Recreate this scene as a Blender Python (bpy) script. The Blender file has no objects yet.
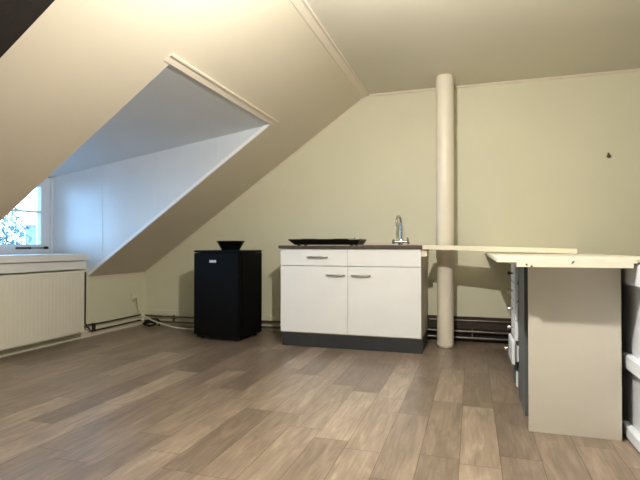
import bpy, bmesh, math, random
from mathutils import Vector, Matrix
random.seed(4)
C = bpy.context.scene.collection
PI = math.pi
ZC = 0.92; TH = math.radians(17.4)

# ------------------------------------------------------------------ materials
def srgb(r, g, b):
    f = lambda c: (c/255/12.92) if c/255 <= .04045 else ((c/255+.055)/1.055)**2.4
    return (f(r), f(g), f(b), 1)

def mat(name, col, rough=.5, metal=0, var=.06, scale=6, bump=0, bscale=60, spec=.5, stretch=(1, 1, 1)):
    m = bpy.data.materials.new(name); m.use_nodes = True
    nt = m.node_tree; N = nt.nodes; L = nt.links
    b = N['Principled BSDF']
    b.inputs['Roughness'].default_value = rough
    b.inputs['Metallic'].default_value = metal
    b.inputs['Specular IOR Level'].default_value = spec
    tc = N.new('ShaderNodeTexCoord'); mp = N.new('ShaderNodeMapping')
    mp.inputs['Scale'].default_value = stretch
    L.new(tc.outputs['Object'], mp.inputs[0])
    n = N.new('ShaderNodeTexNoise'); n.inputs['Scale'].default_value = scale; n.inputs['Detail'].default_value = 4
    L.new(mp.outputs[0], n.inputs['Vector'])
    r = N.new('ShaderNodeValToRGB')
    r.color_ramp.elements[0].position = .3; r.color_ramp.elements[1].position = .7
    r.color_ramp.elements[0].color = tuple(c*(1-var) for c in col[:3])+(1,)
    r.color_ramp.elements[1].color = tuple(min(1, c*(1+var)) for c in col[:3])+(1,)
    L.new(n.outputs['Fac'], r.inputs[0]); L.new(r.outputs[0], b.inputs['Base Color'])
    if bump:
        n2 = N.new('ShaderNodeTexNoise'); n2.inputs['Scale'].default_value = bscale
        L.new(mp.outputs[0], n2.inputs['Vector'])
        bp = N.new('ShaderNodeBump'); bp.inputs['Strength'].default_value = bump; bp.inputs['Distance'].default_value = .002
        L.new(n2.outputs['Fac'], bp.inputs['Height']); L.new(bp.outputs[0], b.inputs['Normal'])
    return m

M = {}
M['wall'] = mat('cream_wall_paint', srgb(223, 220, 194), .6, var=.03, scale=1.3, bump=.25, bscale=120)
M['slope'] = mat('slope_paint', srgb(211, 202, 182), .42, var=.02, scale=1.5, bump=.12, bscale=9)
M['ceil'] = mat('ceiling_paint', srgb(218, 214, 198), .6, var=.02, scale=1.5, bump=.2, bscale=80)
M['trimwhite'] = mat('bright_white_paint', srgb(246, 247, 248), .3, var=.01)
M['white'] = mat('white_gloss_paint', srgb(222, 227, 232), .35, var=.02, scale=3)
M['sill'] = mat('sill_paint', srgb(225, 224, 220), .4, var=.03, scale=4)
M['trim'] = mat('trim_paint', srgb(224, 214, 196), .4, var=.02)
M['rad'] = mat('radiator_enamel', srgb(226, 220, 202), .4, var=.02)
M['duct'] = mat('pipe_paint', srgb(240, 232, 214), .4, var=.03, scale=5)
M['darkwood'] = mat('dark_timber', srgb(22, 16, 11), .7, var=.3, scale=5, bump=.4, bscale=20, stretch=(1, 8, 8))
M['darkskirt'] = mat('brown_skirting', srgb(58, 46, 38), .5, var=.25, scale=4, stretch=(1, 6, 6))
M['black'] = mat('black_enamel', srgb(12, 12, 13), .32, var=.2, scale=8)
M['fridge'] = mat('fridge_black', srgb(8, 8, 9), .6, var=.15, scale=30, spec=.15)
M['gasket'] = mat('black_rubber', srgb(8, 8, 8), .7)
M['badge'] = mat('silver_badge', srgb(225, 228, 232), .3, .3)
M['cab'] = mat('cabinet_white', srgb(244, 244, 242), .4, var=.02, scale=5)
M['carc'] = mat('cabinet_side', srgb(215, 206, 185), .5, var=.02)
M['plinth'] = mat('anthracite_plinth', srgb(50, 52, 54), .5, var=.1)
M['worktop'] = mat('dark_worktop', srgb(84, 70, 60), .4, var=.2, scale=20)
M['chrome'] = mat('chrome', srgb(200, 200, 200), .15, 1)
M['steel'] = mat('brushed_steel', srgb(180, 178, 172), .3, 1, stretch=(1, 12, 1))
M['board'] = mat('bare_cream_board', srgb(240, 232, 206), .45, var=.05, scale=4, stretch=(1, 8, 8))
M['boardtop'] = mat('worktop_cream', srgb(232, 226, 206), .45, var=.05, scale=3)
M['panel'] = mat('end_panel', srgb(202, 196, 182), .5, var=.03, scale=3, bump=.1)
M['grey'] = mat('grey_carcass', srgb(92, 98, 98), .5, var=.08)
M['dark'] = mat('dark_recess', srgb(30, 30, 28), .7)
M['drawer'] = mat('drawer_white', srgb(226, 230, 234), .4, var=.02)
M['pipe_grey'] = mat('pipe_grey', srgb(118, 110, 100), .35, .7, var=.15)
M['pipe_dark'] = mat('pipe_dark', srgb(52, 48, 40), .5, .2, var=.2)
M['cable'] = mat('white_cable', srgb(228, 222, 205), .5)
M['mark'] = mat('dark_mark', srgb(92, 76, 52), .8)
M['bark'] = mat('tree_bark', srgb(90, 85, 78), .9, var=.2)
M['leaf'] = mat('tree_twigs', srgb(92, 104, 104), .9, var=.25)
M['brick'] = mat('pale_render', srgb(112, 118, 120), .9, var=.1)
M['tile'] = mat('roof_tile', srgb(120, 100, 92), .9, var=.2)

def floor_mat():
    m = bpy.data.materials.new('wood_plank_vinyl'); m.use_nodes = True
    nt = m.node_tree; N = nt.nodes; L = nt.links; b = N['Principled BSDF']
    def math_(op, a, b_=None, c=None):
        n = N.new('ShaderNodeMath'); n.operation = op
        for i, v in enumerate((a, b_, c)):
            if v is None: continue
            if isinstance(v, (int, float)): n.inputs[i].default_value = v
            else: L.new(v, n.inputs[i])
        return n.outputs[0]
    tc = N.new('ShaderNodeTexCoord'); sx = N.new('ShaderNodeSeparateXYZ'); L.new(tc.outputs['Object'], sx.inputs[0])
    X, Y = sx.outputs[0], sx.outputs[1]
    W = .168; LN = .78
    rx = math_('DIVIDE', math_('ADD', X, .055), W); row = math_('FLOOR', rx); fx = math_('FRACT', rx)
    wn = N.new('ShaderNodeTexWhiteNoise'); wn.noise_dimensions = '1D'; L.new(row, wn.inputs['W'])
    ry = math_('ADD', math_('DIVIDE', Y, LN), math_('MULTIPLY', wn.outputs['Value'], 7.3))
    pid = math_('FLOOR', ry); fy = math_('FRACT', ry)
    cb = N.new('ShaderNodeCombineXYZ'); L.new(row, cb.inputs[0]); L.new(pid, cb.inputs[1])
    w2 = N.new('ShaderNodeTexWhiteNoise'); w2.noise_dimensions = '3D'; L.new(cb.outputs[0], w2.inputs['Vector'])
    # grain coordinate shifted per plank
    g = N.new('ShaderNodeCombineXYZ')
    L.new(math_('MULTIPLY_ADD', X, 16, math_('MULTIPLY', w2.outputs['Value'], 40)), g.inputs[0])
    L.new(math_('MULTIPLY_ADD', Y, 2.6, math_('MULTIPLY', w2.outputs['Value'], 90)), g.inputs[1])
    n1 = N.new('ShaderNodeTexNoise'); n1.inputs['Scale'].default_value = 1.0; n1.inputs['Detail'].default_value = 6
    n1.inputs['Distortion'].default_value = 1.4; n1.inputs['Roughness'].default_value = .6
    L.new(g.outputs[0], n1.inputs['Vector'])
    g2 = N.new('ShaderNodeCombineXYZ')
    L.new(math_('MULTIPLY_ADD', X, 90, math_('MULTIPLY', w2.outputs['Value'], 40)), g2.inputs[0])
    L.new(math_('MULTIPLY', Y, 5), g2.inputs[1])
    n2 = N.new('ShaderNodeTexNoise'); n2.inputs['Scale'].default_value = 1.0; n2.inputs['Detail'].default_value = 3
    L.new(g2.outputs[0], n2.inputs['Vector'])
    t = math_('ADD', math_('MULTIPLY_ADD', w2.outputs['Value'], .25, .165),
              math_('ADD', math_('MULTIPLY', n1.outputs['Fac'], .54), math_('MULTIPLY', n2.outputs['Fac'], .26)))
    r = N.new('ShaderNodeValToRGB'); cr = r.color_ramp
    cr.elements[0].position = .38; cr.elements[0].color = srgb(94, 80, 67)
    cr.elements[1].position = 1.02; cr.elements[1].color = srgb(186, 170, 150)
    e = cr.elements.new(.58); e.color = srgb(116, 101, 87)
    e = cr.elements.new(.76); e.color = srgb(144, 127, 110)
    L.new(t, r.inputs[0])
    # joints
    ex = math_('MINIMUM', fx, math_('SUBTRACT', 1, fx)); ey = math_('MINIMUM', fy, math_('SUBTRACT', 1, fy))
    jx = math_('LESS_THAN', ex, .0095); jy = math_('LESS_THAN', ey, .0022)
    j = math_('MAXIMUM', jx, jy)
    mx = N.new('ShaderNodeMixRGB'); mx.blend_type = 'MULTIPLY'
    L.new(math_('MULTIPLY', j, 1.0), mx.inputs[0]); L.new(r.outputs[0], mx.inputs[1]); mx.inputs[2].default_value = (.42, .36, .3, 1)
    L.new(mx.outputs[0], b.inputs['Base Color'])
    b.inputs['Roughness'].default_value = .3
    b.inputs['IOR'].default_value = 1.6
    b.inputs['Specular IOR Level'].default_value = .5
    bp = N.new('ShaderNodeBump'); bp.inputs['Strength'].default_value = .07; bp.inputs['Distance'].default_value = .002
    L.new(math_('SUBTRACT', n1.outputs['Fac'], j), bp.inputs['Height']); L.new(bp.outputs[0], b.inputs['Normal'])
    return m
M['floor'] = floor_mat()

def glass_mat():
    m = bpy.data.materials.new('window_glass'); m.use_nodes = True
    nt = m.node_tree; N = nt.nodes; L = nt.links; N.clear()
    o = N.new('ShaderNodeOutputMaterial'); t = N.new('ShaderNodeBsdfTransparent'); g = N.new('ShaderNodeBsdfGlossy')
    t.inputs[0].default_value = (.93, .98, .97, 1); g.inputs['Roughness'].default_value = .02
    f = N.new('ShaderNodeFresnel'); f.inputs[0].default_value = 1.45
    mx = N.new('ShaderNodeMixShader'); L.new(f.outputs[0], mx.inputs[0]); L.new(t.outputs[0], mx.inputs[1]); L.new(g.outputs[0], mx.inputs[2])
    L.new(mx.outputs[0], o.inputs[0]); return m
M['glass'] = glass_mat()
def emit_mat(name, col, s):
    m = bpy.data.materials.new(name); m.use_nodes = True
    b = m.node_tree.nodes['Principled BSDF']; b.inputs['Emission Color'].default_value = col
    b.inputs['Emission Strength'].default_value = s; return m
M['bulb'] = emit_mat('lit_bulb', (1, .80, .52, 1), 12)

# ------------------------------------------------------------------ mesh helpers
def bx(bm, x0, x1, y0, y1, z0, z1, bev=0, rot=None):
    t = bmesh.new()
    bmesh.ops.create_cube(t, size=1)
    for v in t.verts:
        v.co = Vector(((x0+x1)/2+v.co.x*(x1-x0), (y0+y1)/2+v.co.y*(y1-y0), (z0+z1)/2+v.co.z*(z1-z0)))
    if bev: bmesh.ops.bevel(t, geom=list(t.edges), offset=bev, segments=2, affect='EDGES', clamp_overlap=True)
    if rot is not None: bmesh.ops.transform(t, matrix=rot, verts=t.verts)
    merge(bm, t)
def merge(bm, t):
    me = bpy.data.meshes.new('tmp'); t.to_mesh(me); t.free(); bm.from_mesh(me); bpy.data.meshes.remove(me)
def prism(bm, pts, ext):
    """polygon pts (3D) extruded by vector ext"""
    e = Vector(ext)
    a = [bm.verts.new(Vector(p)) for p in pts]; b = [bm.verts.new(Vector(p)+e) for p in pts]
    bm.faces.new(a); bm.faces.new(b[::-1])
    n = len(a)
    for i in range(n): bm.faces.new((a[i], b[i], b[(i+1) % n], a[(i+1) % n]))
    bmesh.ops.recalc_face_normals(bm, faces=bm.faces)
def tube(bm, pts, r, seg=12, rr=None):
    pts = [Vector(p) for p in pts]; rings = []
    prev = None
    for i, p in enumerate(pts):
        d = (pts[min(i+1, len(pts)-1)]-pts[max(i-1, 0)]).normalized()
        if prev is None:
            u = d.orthogonal().normalized()
        else:
            u = (prev-d*prev.dot(d)).normalized()
        prev = u; w = d.cross(u)
        q = rr[i] if rr else r
        rings.append([bm.verts.new(p+(u*math.cos(2*PI*k/seg)+w*math.sin(2*PI*k/seg))*q) for k in range(seg)])
    for a, b in zip(rings, rings[1:]):
        for k in range(seg): bm.faces.new((a[k], a[(k+1) % seg], b[(k+1) % seg], b[k]))
    bm.faces.new(rings[0][::-1]); bm.faces.new(rings[-1])
def smooth_path(pts, n=8):
    P = [Vector(p) for p in pts]; P = [P[0]*2-P[1]]+P+[P[-1]*2-P[-2]]; out = []
    for i in range(1, len(P)-2):
        for k in range(n):
            t = k/n; a, b, c, d = P[i-1:i+3]
            out.append(.5*((2*b)+(c-a)*t+(2*a-5*b+4*c-d)*t*t+(3*b-a-3*c+d)*t**3))
    return out+[P[-2]]
def lathe(bm, prof, cx=0, cy=0, seg=40):
    rings = []
    for r, z in prof:
        rings.append([bm.verts.new((cx+max(r, 1e-4)*math.cos(2*PI*k/seg), cy+max(r, 1e-4)*math.sin(2*PI*k/seg), z)) for k in range(seg)])
    for a, b in zip(rings, rings[1:]):
        for k in range(seg): bm.faces.new((a[k], a[(k+1) % seg], b[(k+1) % seg], b[k]))
    bm.faces.new(rings[0][::-1]); bm.faces.new(rings[-1])
def obj(name, bm, m, parent=None, smooth=False, label=None):
    bmesh.ops.recalc_face_normals(bm, faces=bm.faces)
    me = bpy.data.meshes.new(name); bm.to_mesh(me); bm.free()
    me.materials.append(m)
    o = bpy.data.objects.new(name, me); C.objects.link(o)
    if smooth:
        me.polygons.foreach_set('use_smooth', [True]*len(me.polygons)); me.set_sharp_from_angle(angle=math.radians(40))
    if parent is not None: o.parent = parent
    if label: o['label'] = label
    return o
def B(*a, **k):
    bm = bmesh.new(); bx(bm, *a, **k); return bm
def struct(name, bm, m, parent=None):
    o = obj(name, bm, m, parent)
    if parent is None: o['kind'] = 'structure'
    return o
def thing(name, label, cat, loc=(0, 0, 0), rz=0, group=None):
    o = bpy.data.objects.new(name, None); C.objects.link(o); o.empty_display_size = .05
    o.location = loc; o.rotation_euler = (0, 0, rz); o['label'] = label; o['category'] = cat
    if group: o['group'] = group
    return o
def tag(o, label, cat, group=None):
    o['label'] = label; o['category'] = cat
    if group: o['group'] = group
    return o

# ------------------------------------------------------------------ room shell
XL = -3.72; YB = 4.90; XR = 3.4; YF = -3.0; ZT = 2.48; K = .695; ZK = .61
def sz(x): return ZK+(x-XL)*K
XC = XL+(ZT-ZK)/K                 # crease
OX1 = -1.70                       # dormer opening top edge
OY0, OY1 = 2.47, 4.0
XW = -4.19                        # window plane
nrm = Vector((K, 0, -1)).normalized()     # slope normal into the room
struct('floor', B(XL-.6, XR+.15, YF-.15, YB+.15, -.1, 0), M['floor'])
# back wall: full pentagon, 0.15 thick
bm = bmesh.new(); prism(bm, [(XL-.15, YB, 0), (XR+.15, YB, 0), (XR+.15, YB, ZT+.1), (XC, YB, ZT+.1), (XL-.15, YB, sz(XL-.15)+.1)], (0, .15, 0))
struct('wall_back', bm, M['wall'])
bm = bmesh.new(); prism(bm, [(XL-.15, YF, 0), (XR+.15, YF, 0), (XR+.15, YF, ZT+.1), (XC, YF, ZT+.1), (XL-.15, YF, sz(XL-.15)+.1)], (0, -.15, 0))
struct('wall_front', bm, M['wall'])
struct('wall_right', B(XR, XR+.15, YF, YB, 0, ZT), M['wall'])
bm = bmesh.new()
bx(bm, XL-.14, XL, YF, OY0, 0, ZK); bx(bm, XL-.14, XL, OY1, YB, 0, ZK); bx(bm, XW-.12, XL, OY0, OY1, 0, .695)
struct('wall_left', bm, M['wall'])
struct('ceiling', B(XC, XR+.15, YF, YB, ZT, ZT+.12), M['ceil'])
# sloped ceiling in one mesh around the dormer opening
bm = bmesh.new()
def slab(bm, xa, xb, ya, yb):
    up = Vector((-K, 0, 1)).normalized()*.13
    prism(bm, [(xa, ya, sz(xa)), (xb, ya, sz(xb)), (xb, yb, sz(xb)), (xa, yb, sz(xa))], up)
slab(bm, XL, XC, YF, OY0); slab(bm, XL, XC, OY1, YB); slab(bm, OX1, XC, OY0, OY1)
struct('ceiling_slope', bm, M['slope'])

# dormer: cheeks, sloping ceiling, window wall
def dz(x): return 2.01+(x-OX1)*.15
for nm, y0, y1 in (('wall_dormer_right', OY1-.004, OY1+.1), ('wall_dormer_left', OY0-.1, OY0+.004)):
    bm = bmesh.new()
    prism(bm, [(XL-.001, y0, sz(XL)), (OX1, y0, sz(OX1)), (OX1, y0, dz(OX1)+.09), (XW-.12, y0, dz(XW)+.05), (XW-.12, y0, .6), (XL-.001, y0, .6)], (0, y1-y0, 0))
    ys = OY1-.007 if 'right' in nm else OY0+.003
    for xs in (-3.55, -2.90, -2.25):    # panel joint battens
        lo = max(.86, sz(xs)+.03)
        bx(bm, xs-.009, xs+.009, ys, ys+.004, lo, dz(xs)-.002)
    struct(nm, bm, M['white'])
bm = bmesh.new()
prism(bm, [(XW-.12, OY0, dz(XW-.12)), (OX1, OY0, dz(OX1)), (OX1-.06, OY0, dz(OX1)+.12), (XW-.12, OY0, dz(XW)+.12)], (0, OY1-OY0, 0))
struct('ceiling_dormer', bm, M['white'])

# trims
def slope_strip(bm, xa, xb, ya, yb, th, off=0):
    n = nrm
    prism(bm, [Vector((xa, ya, sz(xa)))+n*off, Vector((xb, ya, sz(xb)))+n*off, Vector((xb, yb, sz(xb)))+n*off, Vector((xa, yb, sz(xa)))+n*off], n*th)
bm = bmesh.new(); slope_strip(bm, OX1+.030, OX1+.040, OY0-.05, OY1+.035, .014)
slope_strip(bm, OX1-.012, OX1+.030, OY0-.05, OY1+.02, .005)
struct('trim_1', bm, M['trim'])
bm = bmesh.new()
prism(bm, [(XL+.02, OY1-.020, sz(XL+.02)-.0), (OX1, OY1-.020, sz(OX1)), (OX1-.05, OY1-.020, sz(OX1-.05)+.035), (XL+.02, OY1-.020, sz(XL+.02)+.035)], (0, .0155, 0))
struct('trim_2', bm, M['trimwhite'])
bm = bmesh.new()     # crease moulding
prism(bm, [(XC-.045, YF, sz(XC-.045)), (XC+.016, YF, ZT), (XC+.016, YF, ZT-.010), (XC-.040, YF, sz(XC-.045)-.005)], (0, YB-YF, 0))
prism(bm, [(XC+.012, YF, ZT-.0), (XC+.026, YF, ZT), (XC+.026, YF, ZT-.016), (XC+.012, YF, ZT-.016)], (0, YB-YF, 0))
struct('trim_3', bm, M['trim'])
struct('trim_4', B(XC+.03, XR, YB-.014, YB, ZT-.022, ZT), M['trim'])
bm = bmesh.new()
prism(bm, [(XL, YB-.01, sz(XL)), (XC, YB-.01, ZT), (XC, YB-.01, ZT-.018), (XL, YB-.01, sz(XL)-.018)], (0, .01, 0))
struct('trim_5', bm, M['trim'])
bm = bmesh.new(); bx(bm, XL, XL+.010, OY1+.03, YB-.012, ZK-.018, ZK)
struct('trim_6', bm, M['trim'])
# dark rafter crossing the slope near the camera
bm = bmesh.new(); 
prism(bm, [Vector((XL+.02, 1.30, sz(XL+.02))), Vector((XC, 1.30, ZT)), Vector((XC, 1.30, ZT))+nrm*.12, Vector((XL+.02, 1.30, sz(XL+.02)))+nrm*.12], (0, .254, 0))
tag(obj('roof_beam', bm, M['darkwood']), 'dark brown timber beam crossing the upper left corner under the sloping ceiling', 'beam')
# skirting on back wall
struct('baseboard_back', B(XL, -.43, YB-.012, YB, 0, .17), M['wall'])
struct('baseboard_back.001', B(-.43, .67, YB-.02, YB, .125, .24), M['darkskirt'])
struct('baseboard_back.002', B(-.43, .67, YB-.012, YB, 0, .125), M['dark'])
struct('baseboard_left', B(XL, XL+.012, OY1-.1, YB-.012, 0, .05), M['trim'])

# ------------------------------------------------------------------ window
SZ0, WT = .845, dz(XW)-.01
win = bpy.data.objects.new('window_1', None); C.objects.link(win); win['kind'] = 'structure'
bm = bmesh.new()
x0, x1 = XW-.07, XW
bx(bm, x0, x1, OY0, OY0+.06, SZ0, WT); bx(bm, x0, x1, OY1-.06, OY1, SZ0, WT)
bx(bm, x0, x1, OY0+.06, OY1-.06, SZ0, SZ0+.035); bx(bm, x0, x1, OY0+.06, OY1-.06, WT-.05, WT)
ym = (OY0+OY1)/2; bx(bm, x0, x1, ym-.03, ym+.03, SZ0+.035, WT-.05)
bx(bm, x1, x1+.018, OY1-.03, OY1, SZ0, WT)
obj('window_frame', bm, M['white'], win)
for ya, yb in ((OY0+.06, ym-.03), (ym+.03, OY1-.06)):
    bm = bmesh.new(); s0, s1 = x0+.015, x1+.012
    for a in ((ya, ya+.07), (yb-.085, yb)): bx(bm, s0, s1, a[0], a[1], SZ0+.035, WT-.05, bev=.004)
    bx(bm, s0, s1, ya+.07, yb-.085, SZ0+.035, SZ0+.09, bev=.004); bx(bm, s0, s1, ya+.07, yb-.085, WT-.1, WT-.05)
    bx(bm, s0+.01, s1-.01, ya+.07, yb-.085, 1.255, 1.275)
    sash = obj('sash', bm, M['white'], win)
    obj('pane', B(s0+.02, s0+.024, ya+.07, yb-.085, SZ0+.09, WT-.1), M['glass'], sash)
    bm = bmesh.new(); xs = s1
    tube(bm, [(xs+.012, yb-.02, SZ0+.055), (xs+.014, yb-.38, SZ0+.055)], .005, 8)
    bx(bm, xs, xs+.022, yb-.05, yb-.015, SZ0+.045, SZ0+.07); bx(bm, xs, xs+.02, yb-.24, yb-.22, SZ0+.045, SZ0+.065)
    tube(bm, [(xs+.014, yb-.26, SZ0+.055), (xs+.014, yb-.38, SZ0+.055)], .009, 8)
    obj('casement_stay', bm, M['black'], sash, label='black metal casement stay')
bm = bmesh.new()
bx(bm, XW-.12, XW-.07, OY0, OY1, .695, SZ0+.02); bx(bm, XW-.12, XW-.07, OY0, OY1, WT-.03, dz(XW)+.02)
struct('trim_7', bm, M['white'])
# sill and its fascia
bm = bmesh.new(); bx(bm, XW+.001, XL+.11, OY0+.01, OY1-.10, .780, .842, bev=.004); 
sill = bpy.data.objects.new('window_sill', None)
s = struct('trim_8', bm, M['sill'])
bm = bmesh.new(); bx(bm, XW+.01, XL+.082, OY0+.02, OY1-.12, .696, .7745); struct('trim_9', bm, M['sill'])

# ------------------------------------------------------------------ radiator + heating pipes
rad = thing('radiator', 'cream panel radiator below the window sill on the low left wall', 'radiator', (XL+.06, 3.03, .082))
bm = bmesh.new()
RY0, RY1 = -.8, .80
bx(bm, .04, .06, RY0, RY1, 0, .598, bev=.008); bx(bm, -.035, -.015, RY0, RY1, 0, .598, bev=.008)
n = 40
for k in range(n):
    y = RY0+.04+(RY1-RY0-.08)*k/(n-1)
    prism(bm, [(.059, y-.012, .04), (.0608, y-.005, .04), (.0608, y+.005, .04), (.059, y+.012, .04)], (0, 0, .52))
obj('radiator_panel', bm, M['rad'], rad)
bm = bmesh.new(); bx(bm, -.014, .039, RY0+.01, RY1-.005, .57, .594); bx(bm, -.014, .039, RY1-.012, RY1-.002, .03, .54)
obj('grille', bm, M['rad'], rad)
for y in (-.5, .5): obj('wall_bracket', B(-.0595, -.036, y-.02, y+.02, .05, .5), M['rad'], rad)
bm = bmesh.new(); tube(bm, [(.01, RY1-.001, .04), (.01, RY1+.035, .04)], .012); tube(bm, [(.01, RY1+.02, .015), (.01, RY1+.02, .065)], .014)
obj('valve', bm, M['pipe_dark'], rad, True)
y0 = 3.8
bm = bmesh.new()
tube(bm, smooth_path([(XL+.03, 3.93, .66), (XL+.03, 3.93, .2), (XL+.03, 3.935, .14), (XL+.03, 3.98, .125), (XL+.03, 4.2, .12), (XL+.03, 4.78, .12)], 6), .008, 8)
tube(bm, smooth_path([(XL+.068, 3.872, .118), (XL+.06, 3.93, .112), (XL+.038, 4.0, .065), (XL+.035, 4.1, .058), (XL+.035, 4.78, .058)], 6), .008, 8)
bx(bm, XL+.001, XL+.04, 4.05, 4.062, .05, .13)
tag(obj('heating_pipe', bm, M['pipe_dark'], None, True), 'pair of dark heating pipes running from the radiator along the low left wall', 'pipe')
bm = bmesh.new()
for z in (.105, .045):
    tube(bm, [(XL+.04, 4.84, z), (-.40, 4.84, z), (.62, 4.84, z)], .0105, 10)
tube(bm, [(-.40, 4.868, .205), (.62, 4.868, .205)], .009, 10)
for x in (-3.3, -2.9, -1.9, .0): bx(bm, x-.008, x+.008, 4.852, 4.879, .03, .12)
tag(obj('heating_pipe', bm, M['pipe_grey'], None, True), 'run of thin grey metal pipes low along the back wall', 'pipe')

# socket, plug and cable
so = thing('wall_socket', 'small cream wall socket low on the left wall near the corner', 'socket', (XL, 4.68, .335))
obj('socket_plate', B(0, .03, -.035, .035, -.035, .035, bev=.006), M['trim'], so)
bm = bmesh.new(); t = bmesh.new(); bmesh.ops.create_cone(t, cap_ends=True, segments=20, radius1=.02, radius2=.016, depth=.035)
bmesh.ops.transform(t, matrix=Matrix.Translation((.048, 0, 0)) @ Matrix.Rotation(PI/2, 4, 'Y'), verts=t.verts); merge(bm, t)
pl = thing('power_cable', 'white power cable hanging from the socket and trailing along floor to fridge', 'cable', (XL, 4.68, .335))
obj('plug', bm, M['cable'], pl, True)
bm = bmesh.new()
tube(bm, smooth_path([(XL+.064, 4.68, .32), (XL+.075, 4.685, .25), (XL+.11, 4.68, .17), (XL+.2, 4.67, .11), (XL+.36, 4.66, .06), (XL+.6, 4.66, .015), (XL+.9, 4.66, .012), (XL+1.09, 4.7, .012)], 8), .0075, 8)
c = obj('cord', bm, M['cable'], pl, True); c.location = (-XL, -4.68, -.335)
bm = bmesh.new()
tube(bm, smooth_path([(XL+.10, 4.74, .012), (XL+.15, 4.78, .04), (XL+.25, 4.76, .03), (XL+.22, 4.70, .012), (XL+.12, 4.72, .03), (XL+.16, 4.79, .07), (XL+.26, 4.79, .07), (XL+.3, 4.76, .012)], 6), .011, 8)
tag(obj('cable_coil', bm, M['gasket'], None, True), 'tangle of dark cable on the floor in the left corner', 'cable')

# ------------------------------------------------------------------ fridge
FZ = .877
a = math.radians(-4)
fr = thing('mini_fridge', 'black undercounter fridge with small silver badge on its door', 'fridge', (-2.636, 4.22, 0), a)
w, d = .515, .465
obj('fridge_body', B(.0, w, .055, d, .03, FZ-.022, bev=.006), M['fridge'], fr)
obj('top_panel', B(-.001, w+.001, .0, d, FZ-.02, FZ, bev=.005), M['fridge'], fr)
dr = obj('door', B(0, w, 0, .045, .045, FZ-.025, bev=.008), M['fridge'], fr)
obj('door_seal', B(.012, w-.012, .0455, .0545, .05, FZ-.03), M['gasket'], fr)
obj('badge', B(.185, .262, -.004, .0005, .758, .782, bev=.002), M['badge'], dr, label='small silver badge')
bm = bmesh.new(); bx(bm, .02, w-.02, .03, .054, .018, .042); obj('kick_strip', bm, M['gasket'], fr)
for x in (.05, w-.05):
    for y in (.09, d-.06):
        bm = bmesh.new(); lathe(bm, [(.018, 0), (.018, .012), (.01, .013), (.01, .032)], x, y, 16); obj('foot', bm, M['gasket'], fr)
bm = bmesh.new()
lathe(bm, [(.03, .012), (.085, .003), (.085, 0), (.092, 0), (.095, .012), (.118, .05), (.142, .088), (.148, .092), (.145, .095), (.137, .090), (.112, .052), (.086, .018), (0, .014)], 0, 0, 48)
bo = obj('bowl', bm, M['black'], None, True); bo.location = (-2.36, 4.47, FZ)
tag(bo, 'black flared bowl standing on top of the black fridge', 'bowl')

# ------------------------------------------------------------------ kitchen unit
CX0, CX1, CY = -1.70, -.415, 4.20
ku = thing('kitchen_cabinet', 'white two-door kitchen base cabinet on dark grey plinth', 'cabinet', ((CX0+CX1)/2, CY, 0))
HW = (CX1-CX0)/2; D = .62
bm = bmesh.new()
bx(bm, -HW, -HW+.018, .02, D, .12, .895); bx(bm, HW-.018, HW, .02, D, .12, .895)
bx(bm, -HW+.018, HW-.018, .02, D, .12, .138); bx(bm, -HW+.018, HW-.018, D-.01, D, .138, .895)
bx(bm, -.009, .009, .02, D-.01, .138, .895); bx(bm, -HW+.018, -.009, .02, .1, .877, .895); bx(bm, .009, HW-.018, .02, .1, .877, .895)
obj('cabinet_body', bm, M['carc'], ku)
obj('plinth', B(-HW+.012, HW+.008, .012, .5, 0, .12), M['plinth'], ku, label='dark grey plinth')
def handle(cx, z, parent, w=.17):
    bm = bmesh.new(); h = w/2
    pts = [(cx-h, -.001, z), (cx-h+.012, -.016, z), (cx-h*.5, -.026, z), (cx, -.029, z), (cx+h*.5, -.026, z), (cx+h-.012, -.016, z), (cx+h, -.001, z)]
    tube(bm, smooth_path(pts, 4), .0075, 10)
    obj('handle', bm, M['steel'], parent, True, 'curved steel bow handle')
ztop, zm = .893, .738
dw = obj('drawer', B(-HW, -.0025, 0, .0195, zm+.0025, ztop, bev=.0015), M['cab'], ku); handle(-.285, .82, dw, .19)
obj('false_front', B(.0025, HW, 0, .0195, zm+.0025, ztop, bev=.0015), M['cab'], ku)
d1 = obj('door', B(-HW, -.0025, 0, .0195, .131, zm-.0025, bev=.0015), M['cab'], ku); handle(-.115, .658, d1, .17)
d2 = obj('door', B(.0025, HW, 0, .0195, .131, zm-.0025, bev=.0015), M['cab'], ku); handle(.12, .658, d2, .17)
WX0, WX1, WY0, WZ = CX0-.015, CX1+.010, CY-.02, .925
wt = thing('worktop', 'dark brown worktop with steel sink on the white kitchen cabinet', 'worktop', (WX0, WY0, .897))
sx0, sx1, sy0, sy1 = .80, 1.20, .10, .46
bm = bmesh.new(); TW = WX1-WX0; TD = YB-.001-WY0
bx(bm, 0, sx0, 0, TD, 0, .028); bx(bm, sx1, TW, 0, TD, 0, .028); bx(bm, sx0, sx1, 0, sy0, 0, .028); bx(bm, sx0, sx1, sy1, TD, 0, .028)
obj('worktop_slab', bm, M['worktop'], wt)
bm = bmesh.new()
zr = .0285
for q in ((sx0-.03, sx0+.004, sy0-.02, sy1+.1), (sx1-.004, sx1+.03, sy0-.02, sy1+.1)): bx(bm, q[0], q[1], q[2], q[3], zr, zr+.004)
bx(bm, sx0, sx1, sy0-.02, sy0+.004, zr, zr+.004); bx(bm, sx0, sx1, sy1-.004, sy1+.1, zr, zr+.004)
for q in ((sx0, sx0+.003, sy0, sy1), (sx1-.003, sx1, sy0, sy1), (sx0, sx1, sy0, sy0+.003), (sx0, sx1, sy1-.003, sy1)): bx(bm, *q, -.14, zr)
bx(bm, sx0, sx1, sy0, sy1, -.143, -.14)
obj('sink', bm, M['steel'], wt, label='inset stainless steel sink')
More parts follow.
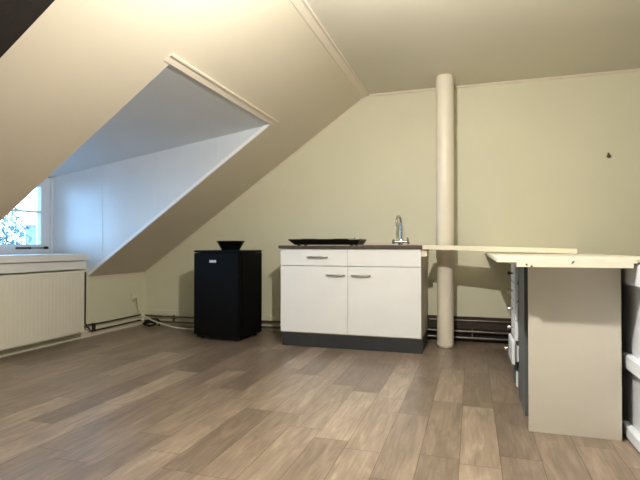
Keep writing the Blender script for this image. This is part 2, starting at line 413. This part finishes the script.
bm = bmesh.new(); bx(bm, .62, TW, TD-.016, TD, .0285, .06)
obj('upstand', bm, M['trim'], wt, label='low cream upstand strip at the wall')

# hob
hb = thing('hotplate', 'low black portable hotplate at the left of the dark worktop', 'hob', (-1.325, 4.45, WZ))
bm = bmesh.new()
z0, z1 = .006, .050
lo = [(-.29, -.10), (.32, -.10), (.32, .16), (-.29, .16)]; hi = [(-.345, -.13), (.345, -.13), (.345, .19), (-.345, .19)]
va = [bm.verts.new((x, y, z0)) for x, y in lo]; vb = [bm.verts.new((x, y, z1)) for x, y in hi]; vc = [bm.verts.new((x, y, .060)) for x, y in hi]
bm.faces.new(va[::-1]); bm.faces.new(vc)
for p, q in ((va, vb), (vb, vc)):
    for k in range(4): bm.faces.new((p[k], p[(k+1) % 4], q[(k+1) % 4], q[k]))
obj('hotplate_body', bm, M['black'], hb)
for x in (-.19, .12):
    bm = bmesh.new(); lathe(bm, [(.075, .0605), (.075, .063), (.07, .065), (0, .065)], x, .03, 36); obj('burner', bm, M['gasket'], hb, True)
for x, y in ((-.26, -.07), (.26, -.07), (-.26, .13), (.26, .13)):
    bm = bmesh.new(); lathe(bm, [(.014, 0), (.016, .0055)], x, y, 16); obj('foot', bm, M['gasket'], hb)
bm = bmesh.new(); bx(bm, .25, .345, -.134, -.1305, .051, .0605); bx(bm, .25, .34, -.126, .18, .0602, .0635); obj('control_strip', bm, M['steel'], hb, label='silver control strip')
for y in (-.05, .05):
    bm = bmesh.new(); lathe(bm, [(.02, .064), (.018, .074), (0, .074)], .30, y, 20); obj('knob', bm, M['steel'], hb, True)

# tap
tp = thing('mixer_tap', 'tall chrome gooseneck mixer tap behind the sink on the worktop', 'tap', (-.655, 4.70, WZ+.004))
bm = bmesh.new(); lathe(bm, [(.027, 0), (.027, .008), (.02, .012), (.02, .05), (.017, .058), (.0, .058)], 0, 0, 24); 
tube(bm, [(-.055, -.012, .033), (.055, .0, .033)], .014, 14)
obj('tap_body', bm, M['chrome'], tp, True)
bm = bmesh.new()
pts = [(0, 0, .05), (0, 0, .19)]+[(-.012+.012*math.cos(t), -.055+.055*math.cos(t), .215+.062*math.sin(t)) for t in [PI*k/10 for k in range(0, 11)]]+[(-.024, -.11, .19)]
tube(bm, pts, .0115, 12); tube(bm, [(-.024, -.11, .195), (-.024, -.11, .175)], .0125, 12)
obj('spout', bm, M['chrome'], tp, True)
for s, nx in ((-1, -.055), (1, .055)):
    bm = bmesh.new(); tube(bm, [(nx+s*.001, -.012 if s < 0 else 0, .033), (nx+s*.012, -.012 if s < 0 else 0, .034), (nx+s*.026, -.012 if s < 0 else 0, .036)], 0, 14, [.016, .024, .02])
    bx(bm, nx+s*.012-.006, nx+s*.012+.006, -.02, .012, .035, .075 if s > 0 else .05)
    obj('tap_handle', bm, M['chrome'], tp, True)

# ------------------------------------------------------------------ duct / pillar
bm = bmesh.new(); pcx, pcy = -.235, 4.575
lathe(bm, [(.060, 0), (.072, .012), (.074, .03), (.074, .80), (.080, .815), (.080, ZT-.03), (.076, ZT-.012), (.070, ZT-.001)], pcx, pcy, 48)
tag(obj('round_pipe', bm, M['duct'], None, True), 'thick round cream pipe rising from floor to ceiling beside the cabinet', 'pipe')

# ------------------------------------------------------------------ long thin board from cabinet to counter
bd = thing('shelf_board', 'long thin cream board bridging from the dark worktop to the L-shaped counter', 'board', (0, 0, 0))
P0 = Vector((WX1+.003, 4.19, .893)); P1 = Vector((.745, 4.00, .863))
def board_bm(P0, P1, dep, th):
    bm = bmesh.new(); q = (P1-P0).normalized(); n = Vector((-q.y, q.x, 0)).normalized(); u = Vector((0, 0, th))
    # notch for the pipe is left at the back: board is only 0.3 deep
    a = [P0, P1, P1+n*dep, P0+n*dep]; prism(bm, a, u); return bm
obj('board', board_bm(P0, P1, .28, .036), M['board'], bd)
bm = B(CX1+.001, CX1+.05, 4.22, 4.26, .83, .895); obj('support_block', bm, M['board'], bd)

# ------------------------------------------------------------------ counter
SX0, SX1, SY0, SZT = .115, .90, 2.455, .863
ct = thing('counter', 'cream L-shaped counter slab over the drawer cabinet at the right', 'counter', (SX0, SY0, SZT-.02))
bm = bmesh.new(); xr = .58
prism(bm, [(0, 0, 0), (xr, 0, 0), (xr+.03, .12, 0), (SX1-SX0, .12, 0), (SX1-SX0, YB-SY0-.002, 0), (0, YB-SY0-.002, 0)], (0, 0, .02))
obj('counter_slab', bm, M['boardtop'], ct)
bm = bmesh.new(); bx(bm, .085, .565, 0.0, .05, -.021, -.0005)
bx(bm, .085, .105, .05, YB-SY0-.03, -.020, -.0005)
obj('edge_batten', bm, M['boardtop'], ct)
bm = bmesh.new()
for x, z in ((.128, -.010), (.15, -.017)):
    t = bmesh.new(); bmesh.ops.create_cone(t, cap_ends=True, segments=12, radius1=.0045, radius2=.0045, depth=.002)
    bmesh.ops.transform(t, matrix=Matrix.Translation((x, -.001, z)) @ Matrix.Rotation(PI/2, 4, 'X'), verts=t.verts); merge(bm, t)
obj('screw_hole', bm, M['mark'], ct)
bm = bmesh.new(); prism(bm, [(.316, -.0012, -.006), (.322, -.0012, .006), (.331, -.0012, .010), (.326, -.0012, .001)], (0, .0011, 0)); obj('edge_mark', bm, M['mark'], ct, label='small brown mark on the edge')  # thin flat brown patch on the front edge

# ------------------------------------------------------------------ drawer cabinet
dcab = thing('drawer_cabinet', 'grey drawer cabinet with white drawer fronts and beige end panel under the counter', 'cabinet', (.27, 2.63, 0))
Z1 = .816
bm = bmesh.new(); x0, x1, ya, yb = 0, .39, .22, 1.05
bx(bm, x0, x1, ya, ya+.02, 0, Z1); bx(bm, x0, x1, yb-.02, yb, 0, Z1); bx(bm, x1-.01, x1, ya+.02, yb-.02, 0, Z1)
bx(bm, x0, .0179, ya+.02, .568, 0, Z1); bx(bm, x0, .0179, .87, yb-.02, 0, Z1); bx(bm, x0+.02, x1-.01, ya+.02, yb-.02, .1, .118)
bx(bm, x0+.018, .03, ya+.02, yb-.02, 0, .1)
obj('cabinet_body', bm, M['grey'], dcab)
obj('gap_shade', B(.025, .39, .012, .219, 0, Z1-.001), M['dark'], dcab)  # dark-coloured block paints in the shade of the gap behind the end panel
obj('end_panel', B(-.003, .403, -.01, .012, 0, Z1, bev=.001), M['panel'], dcab, label='plain beige end panel')
zs = [.19, .335, .46, .575, .69, .80]
for i in range(5):
    o_ = .018 if i == 0 else 0
    bm = bmesh.new(); bx(bm, -.020-o_, -.002-o_, .57, .868, zs[i]+.003, zs[i+1]-.003, bev=.002)
    bx(bm, -.002-o_, .33, .60, .85, zs[i]+.015, zs[i+1]-.03)
    q = obj('drawer', bm, M['drawer'], dcab)
    zc_ = (zs[i]+zs[i+1])/2
    bm = bmesh.new(); tube(bm, [(-.020-o_, .72, zc_), (-.034-o_, .72, zc_), (-.038-o_, .72, zc_), (-.052-o_, .72, zc_)], 0, 14, [.005, .005, .012, .010])
    obj('knob', bm, M['steel'] if i < 4 else M['black'], q, True, 'black knob' if i == 4 else None)
obj('lower_strip', B(-.010, -.001, .60, .66, .05, .14), M['drawer'], dcab, label='short white strip below the drawers')  # thin white strip on the grey cabinet front

# ------------------------------------------------------------------ right white panelled partition
pt = thing('panelled_partition', 'low white panelled partition with horizontal rails at the right edge', 'partition', (.70, 1.3, 0))
PL = YB-1.3-.03
obj('partition_panel', B(.03, .07, 0, PL, 0, .838), M['white'], pt)
for za, zb in ((.738, .8365), (.336, .402), (.012, .066)):
    obj('rail', B(-.004, .0295, 0, 3.2 if za > .5 else 1.42, za, min(zb, .8365), bev=.004), M['white'], pt)

# wall screw
bm = bmesh.new(); tube(bm, [(1.167, YB, 1.72), (1.167, YB-.012, 1.722), (1.167, YB-.014, 1.722), (1.167, YB-.018, 1.722)], 0, 10, [.012, .012, .018, .014])
bx(bm, 1.159, 1.173, YB-.012, YB, 1.728, 1.752)
tag(obj('wall_hook', bm, M['mark'], None, True), 'small dark hook alone high on the right of the back wall', 'hook')

# ------------------------------------------------------------------ outside
def tree(x, y, zb, zt, r, label):
    t = thing('tree', label, 'tree', (x, y, zb))
    bm = bmesh.new(); H = zt-zb
    tube(bm, [(0, 0, 0), (.05, 0, H*.3), (0, .1, H*.6), (0, 0, H*.85)], 0, 10, [.18, .14, .09, .03])
    rnd = random.Random(int(x*10))
    for k in range(26):
        z = H*(.3+.5*rnd.random()); a_ = rnd.random()*2*PI; l = r*(.5+.5*rnd.random())
        tube(bm, [(0, 0, z), (math.cos(a_)*l*.5, math.sin(a_)*l*.5, z+l*.3), (math.cos(a_)*l, math.sin(a_)*l, z+l*.7)], 0, 6, [.05, .03, .01])
    obj('trunk', bm, M['bark'], t)
    bm = bmesh.new()
    for k in range(3200):
        u = rnd.random()**.5; a_ = rnd.random()*2*PI; ph = math.acos(2*rnd.random()-1)
        c_ = Vector((math.sin(ph)*math.cos(a_)*r*u, math.sin(ph)*math.sin(a_)*r*u, H*.68+math.cos(ph)*H*.33*u))
        s_ = .08*(.6+rnd.random()); R_ = Matrix.Rotation(rnd.random()*PI, 3, 'X') @ Matrix.Rotation(rnd.random()*PI, 3, 'Z')
        vs = [bm.verts.new(c_+R_ @ Vector(p)*s_) for p in ((-1, -.4, 0), (.3, -.7, .1), (1, .3, 0), (-.2, .6, .1))]
        bm.faces.new(vs)
    me = obj('crown', bm, M['leaf'], t)
tree(-18.6, 15.0, -6, 3.0, 1.35, 'pale bushy tree seen through the left window')
hs = thing('neighbour_house', 'pale roof and chimney seen beside the tree through the window', 'building', (-23, 20.9, -6))
obj('wall', B(-2, 2, -4, 4, 0, 4.6), M['brick'], hs)
bm = bmesh.new(); prism(bm, [(-2.3, -4.2, 4.6), (2.3, -4.2, 4.6), (0, -4.2, 6.5)], (0, 8.4, 0)); obj('roof', bm, M['tile'], hs)
bm = bmesh.new(); bx(bm, -.2, .2, -.5, -.05, 6.2, 8.1); bx(bm, -.25, .25, -.55, 0, 8.0, 8.1); obj('chimney', bm, M['brick'], hs)
gr = bmesh.new(); bx(gr, -60, -5, -30, 60, -6.2, -6)
struct('trim_10', gr, M['leaf'])
bpy.data.objects['trim_10'].name = 'ground'

# ------------------------------------------------------------------ pendant lamp, just above the frame
LX, LY, LZ = -.35, 1.75, 2.07
lp = thing('pendant_lamp', 'bare bulb hanging on a short cord from the flat ceiling', 'lamp', (LX, LY, ZT))
bm = bmesh.new(); lathe(bm, [(.03, -.04), (.05, -.01), (.05, 0)], 0, 0, 24); obj('ceiling_rose', bm, M['white'], lp, True)
bm = bmesh.new(); tube(bm, [(0, 0, -.04), (0, 0, LZ-ZT+.085)], .004, 8); obj('cord', bm, M['cable'], lp, True)
bm = bmesh.new(); tube(bm, [(0, 0, LZ-ZT+.085), (0, 0, LZ-ZT+.035)], .017, 14); obj('lamp_holder', bm, M['white'], lp, True)
bm = bmesh.new(); bmesh.ops.create_uvsphere(bm, u_segments=20, v_segments=12, radius=.03); bmesh.ops.translate(bm, vec=(0, 0, LZ-ZT+.008), verts=bm.verts)
obj('bulb', bm, M['bulb'], lp, True)
L = bpy.data.lights.new('lamp_light', 'POINT'); L.energy = 172; L.color = (1, .95, .87); L.shadow_soft_size = .03
lo_ = bpy.data.objects.new('lamp_light', L); lo_.location = (LX, LY, LZ-.055); C.objects.link(lo_)

# sky + portal
w = bpy.data.worlds.new('overcast_sky'); bpy.context.scene.world = w; w.use_nodes = True
nt = w.node_tree; bg = nt.nodes['Background']
tc = nt.nodes.new('ShaderNodeTexCoord'); sp = nt.nodes.new('ShaderNodeSeparateXYZ'); nt.links.new(tc.outputs['Generated'], sp.inputs[0])
r = nt.nodes.new('ShaderNodeValToRGB'); r.color_ramp.elements[0].color = (.35, .62, 1, 1); r.color_ramp.elements[1].color = (.30, .56, 1, 1)
r.color_ramp.elements[1].position = .7
nt.links.new(sp.outputs[2], r.inputs[0]); nt.links.new(r.outputs[0], bg.inputs[0]); bg.inputs[1].default_value = 17
P = bpy.data.lights.new('window_portal', 'AREA'); P.shape = 'RECTANGLE'; P.size = OY1-OY0-.1; P.size_y = WT-SZ0-.05
P.cycles.is_portal = True
po = bpy.data.objects.new('window_portal', P); po.location = (XW-.10, (OY0+OY1)/2, (WT+SZ0)/2)
po.rotation_euler = Vector((1, 0, 0)).to_track_quat('-Z', 'Y').to_euler(); C.objects.link(po)
# make portal width run along Y
po.rotation_euler = (Matrix(((0, 0, -1), (1, 0, 0), (0, -1, 0))).to_4x4()).to_euler()

# ------------------------------------------------------------------ camera
cam = bpy.data.cameras.new('camera'); co = bpy.data.objects.new('camera', cam); C.objects.link(co)
cam.sensor_width = 36; cam.lens = 36*485/640; cam.clip_start = .02; cam.clip_end = 300
co.location = (0, 0, ZC); co.rotation_euler = (PI/2+math.atan(6/485), 0, TH)
sc = bpy.context.scene; sc.camera = co
sc.view_settings.view_transform = 'Standard'; sc.view_settings.look = 'None'; sc.view_settings.gamma = 1
sc.view_settings.use_curve_mapping = False; sc.view_settings.exposure = 0
